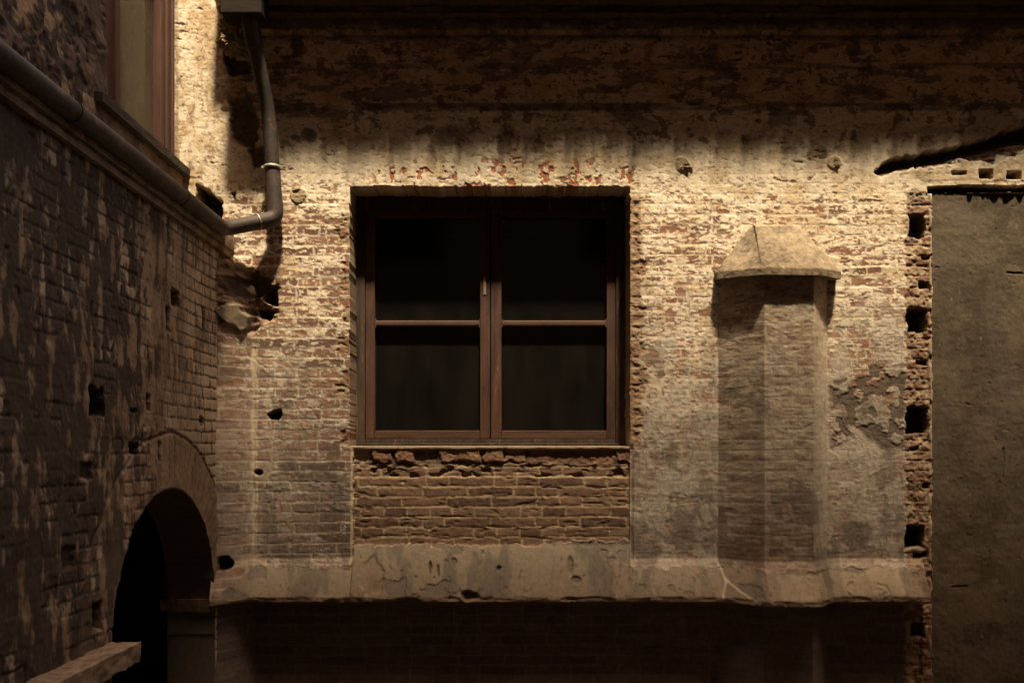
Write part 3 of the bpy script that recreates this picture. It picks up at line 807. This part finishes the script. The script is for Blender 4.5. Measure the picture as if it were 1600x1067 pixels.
rough_bar('apron', -600, -513, 0.5, 330, 345, 437, M_BAND, lw, 2.2, 4)
# upper masonry beside the window
dg = np.concatenate([np.arange(262, 760, 2.0), [900, 1200, 1750]]).astype(F); zg = np.concatenate([[1010], np.arange(800, 340, -2.0)]).astype(F)
A, B = np.meshgrid(dg, zg)
b_mid = fbm(A / 24, B / 24, 4, 202) - .5; b_fin = fbm(A / 5, B / 5, 3, 203) - .5; b_big = fbm(A / 60, B / 60, 4, 205) - .5
fl = uni(fbm(A / 34, B / 40, 5, 208, .62))
c_ = mix(rgb(.10, .07, .052), rgb(.05, .037, .03), sm(.35, .6, fl)); c_ = mix(c_, rgb(.24, .165, .10), sm(.84, .92, fl))
XL = -513 + 5 * b_big + 6 * b_mid + 2.5 * b_fin - sm(.35, .6, fl) * 3
XL[:, 0] = -560
field(XL * F(S), -A * F(S), B * F(S) + F(ZC), c_, np.ones((len(zg) - 1, len(dg) - 1), bool), 'upper_masonry', M_MAS, lw, flip=True)
bm = bmesh.new(); box(bm, (-640, -80, 1010), (-506, 1750, 1030)); box(bm, (-640, -30, 760), (-530, 262, 1010))
obj('eaves', bm, M_SOOT, lw)
# red framed window
bm = bmesh.new()
box(bm, (-560, 1, 450), (-528, 52, 760), .004); box(bm, (-560, 192, 450), (-528, 252, 760), .004)
w2 = obj('window', bm, M_RED, lw); tag(w2, 'tall window with red brown frame and glass toned with a painted reflection')
bm = bmesh.new()
box(bm, (-560, 30, 452), (-525.5, 36, 760), .004); box(bm, (-560, 205, 452), (-525.5, 212, 760), .004); box(bm, (-560, 8, 452), (-524.5, 14, 760), .003)
obj('frame_bead', bm, M_RED, w2)
bm = bmesh.new(); box(bm, (-560, 52.5, 450), (-529, 191.5, 456), .003); obj('sash_rail', bm, M_RED, w2)
bm = bmesh.new(); box(bm, (-541, 52, 456), (-540, 192, 760)); obj('pane', bm, M_GLASS2, w2)
bm = bmesh.new(); box(bm, (-562, -10, 430), (-900, 262, 780))
bm.faces.ensure_lookup_table()
bmesh.ops.delete(bm, geom=[f for f in bm.faces if f.normal.x > .5], context='FACES'); bmesh.ops.reverse_faces(bm, faces=bm.faces[:])
obj('room_lining', bm, M_DARK, w2)

# ================================================================== DRAIN PIPE
def smooth_path(pts, fillet, n=8):
    out = [pts[0]]
    for i in range(1, len(pts) - 1):
        a, p, b = pts[i - 1], pts[i], pts[i + 1]
        fa = min(fillet, (a - p).length * .48); fb = min(fillet, (b - p).length * .48)
        s_, e_ = p + (a - p).normalized() * fa, p + (b - p).normalized() * fb
        for k in range(n + 1):
            t = k / n; out.append(s_ * (1 - t) ** 2 + p * 2 * t * (1 - t) + e_ * t * t)
    out.append(pts[-1]); return out

def tube(bm, pts, r, seg=28, caps=True):
    rings = []; up = Vector((0.3, -1, .2)).normalized()
    for i, p in enumerate(pts):
        t = (pts[min(i + 1, len(pts) - 1)] - pts[max(i - 1, 0)]).normalized()
        up = (up - t * up.dot(t)).normalized(); s_ = t.cross(up)
        rad = r[i] if isinstance(r, list) else r
        rings.append([bm.verts.new(p + (up * math.cos(a) + s_ * math.sin(a)) * rad) for a in [k * math.tau / seg for k in range(seg)]])
    for a, b in zip(rings[:-1], rings[1:]):
        for k in range(seg):
            bm.faces.new([a[k], a[(k + 1) % seg], b[(k + 1) % seg], b[k]])
    if caps:
        bm.faces.new(rings[0][::-1]); bm.faces.new(rings[-1])
    bmesh.ops.recalc_face_normals(bm, faces=bm.faces)

pipe = empty('drain_pipe', W(-370, 20, 338), 'dull brown rainwater pipe bending from the eaves into the corner and along the left wall', 'pipe')
PR = 11.0 * S
top = at(387, 18, 78); a1 = at(394, 52, 66); a2 = at(421, 185, 26); a3 = at(426, 262, 19); a4 = at(431, 342, 19)
c1 = at(349, 358, 62); run = W(-431, 800, (HV - 358) * (1 - 62 / FD) - 4)
# upper swan neck
bm = bmesh.new(); tube(bm, smooth_path([a1, a2, a3], 30 * S), PR); obj('pipe_length', bm, M_PIPE, pipe, True)
bm = bmesh.new(); tube(bm, smooth_path([top + Vector((0, 0, .06)), a1, a1 + (a2 - a1) * .16], 9 * S), PR * 1.13); 
tube(bm, [a1 + (a2 - a1) * .150, a1 + (a2 - a1) * .175], PR * 1.2); tube(bm, [top + (a1 - top) * .5, top + (a1 - top) * .62], PR * 1.2)
obj('pipe_socket', bm, M_PIPE, pipe, True)
# lower length, elbow, branch
mid = a4 + (c1 - a4) * .34
bm = bmesh.new(); tube(bm, smooth_path([a3 - Vector((0, 0, .01)), a4 + (a3 - a4) * .3], 8 * S), PR * 1.05); obj('pipe_length', bm, M_PIPE, pipe, True)
bm = bmesh.new(); tube(bm, smooth_path([a4 + (a3 - a4) * .34, a4, mid], 18 * S, 12), PR * 1.1); obj('elbow', bm, M_PIPE, pipe, True)
bm = bmesh.new(); tube(bm, smooth_path([mid - (c1 - a4) * .04, c1, run], 16 * S, 12), PR * 1.02); obj('pipe_length', bm, M_PIPE, pipe, True)
for (p, q, rr_, nm) in [(a3, Vector((0, 0, -1)), PR * 1.24, 'clamp')]:
    bm = bmesh.new(); tube(bm, [p + q * .010, p + q * .004, p - q * .004, p - q * .010], [rr_ * .93, rr_, rr_, rr_ * .93], 32)
    for sx in (-1, 1):
        r0 = bmesh.ops.create_cone(bm, cap_ends=True, segments=8, radius1=.009, radius2=.007, depth=.018)
        for w in r0['verts']: w.co = Vector((w.co.x, w.co.z, w.co.y)) + p + Vector((sx * rr_ * 1.05, -.006, 0))
    tube(bm, [p, p + Vector((0, 23 * S, 0))], .006, 8)
    obj(nm, bm, M_ZINC, pipe, True)
bm = bmesh.new(); tube(bm, [mid + (a4 - mid) * .02, mid + (a4 - mid) * .0 + (c1 - mid).normalized() * .004], PR * 1.16); obj('joint_ring', bm, M_ZINC, pipe, True)
for dd in (230, 520):
    bm = bmesh.new()
    p = W(-431, dd, (HV - 358) * (1 - 62 / FD) - 4 * (dd - 62) / 738); tube(bm, [p, p + Vector((0, -.02, 0))], PR * 1.12); obj('joint_ring', bm, M_PIPE, pipe, True)
bm = bmesh.new()
t0 = at(380, 14, 78); box(bm, (t0.x / S - 30, 50, 650), (t0.x / S + 30, 90, 724), .006)
obj('hopper', bm, M_SOOT, pipe)

# ================================================================== SURROUNDINGS
bm = bmesh.new()
q = 40.0
vs = [bm.verts.new(p) for p in ((-q, -q, 0), (q, -q, 0), (q, q, 0), (-q, q, 0))]; bm.faces.new(vs)
tag(obj('ground', bm, M_GROUND), kind='structure')

OPP_Y, OPP_Z = -6.2, ZC + 17.72  # unseen block, placed and sized to fade the sun down the wall
ob = empty('added_opposite_block', Vector((0, OPP_Y - 3, 0)), 'unseen tall block added behind the viewer to grade the sunlight on the wall', 'building')
bm = bmesh.new()
def wbox(bm, lo, hi):
    r = bmesh.ops.create_cube(bm, size=1)
    for v in r['verts']:
        v.co = Vector([(lo[i] + hi[i]) / 2 + v.co[i] * (hi[i] - lo[i]) for i in range(3)])
wbox(bm, (-14, OPP_Y - 8, -.2), (14, OPP_Y, OPP_Z - .25)); obj('wall', bm, M_FAR, ob)
bm = bmesh.new(); wbox(bm, (-14, OPP_Y - 8, OPP_Z - .25), (14, OPP_Y + .0, OPP_Z)); obj('blocker_edge', bm, M_STONE, ob)
bm = bmesh.new(); wbox(bm, (-14, OPP_Y + .06, ZC + 5.0), (14, -3.5, ZC + 5.25)); obj('sky_blocker_slab', bm, M_SOOT, ob)  # slab added overhead to cut sky light on the near walls
for fl_ in range(5):
    for wx in (-4.5, -1.5, 1.5, 4.5):
        bm = bmesh.new(); z0 = [1.2, 4.6, 8.4, 11.9, 15.4][fl_]
        wbox(bm, (wx - .55, OPP_Y - .02, z0), (wx + .55, OPP_Y + .05, z0 + 1.7)); f_ = obj('window', bm, M_FRAME, ob)
        bm = bmesh.new(); wbox(bm, (wx - .47, OPP_Y + .03, z0 + .08), (wx + .47, OPP_Y + .055, z0 + 1.62)); obj('pane', bm, M_SOOT, f_)
rb = empty('added_right_block', Vector((5.6, -3, 0)), 'unseen block added on the right to limit the sky light', 'building')  # unseen block added to hold back sky light
bm = bmesh.new(); wbox(bm, (5.0, -7.0, -.2), (9, 1.0, ZC + 4.5)); obj('wall', bm, M_FAR, rb)

# ================================================================== LIGHT, CAMERA
Ldir = Vector((.29, -1.0, 2.7)).normalized()
sun = bpy.data.lights.new('sun', 'SUN'); sun.energy = 5.0; sun.angle = math.radians(4.6); sun.color = (1.0, .835, .58)
so = bpy.data.objects.new('sun', sun); COL.objects.link(so); so.rotation_euler = Ldir.to_track_quat('Z', 'Y').to_euler()
so.location = (2, -4, 12)
wd = bpy.data.worlds.new('World'); sc.world = wd; wd.use_nodes = True
nt = wd.node_tree; bg = nt.nodes['Background']
sky = nt.nodes.new('ShaderNodeTexSky'); sky.sky_type = 'NISHITA'; sky.sun_disc = False
sky.sun_elevation = math.asin(Ldir.z); sky.sun_rotation = math.atan2(Ldir.x, Ldir.y)
sky.dust_density = 5; sky.ozone_density = .6
tint = nt.nodes.new('ShaderNodeMixRGB'); tint.blend_type = 'MULTIPLY'; tint.inputs[0].default_value = 1; tint.inputs[2].default_value = (1.0, .78, .58, 1)   # warm hazy air
nt.links.new(sky.outputs[0], tint.inputs[1]); nt.links.new(tint.outputs[0], bg.inputs[0]); bg.inputs[1].default_value = .17

cam = bpy.data.cameras.new('camera'); co = bpy.data.objects.new('camera', cam); COL.objects.link(co)
co.location = (0, -FD * S, ZC); co.rotation_euler = (math.radians(90), 0, 0)
cam.sensor_width = 36; cam.lens = 36 * FD / 1600; cam.shift_y = (HV - 533.5) / 1600
cam.clip_start = .05; cam.clip_end = 300
sc.camera = co
sc.view_settings.view_transform = 'Standard'; sc.view_settings.look = 'None'; sc.view_settings.gamma = 1
sc.view_settings.exposure = 1.92
sc.cycles.max_bounces = 8; sc.cycles.diffuse_bounces = 5; sc.cycles.transparent_max_bounces = 8
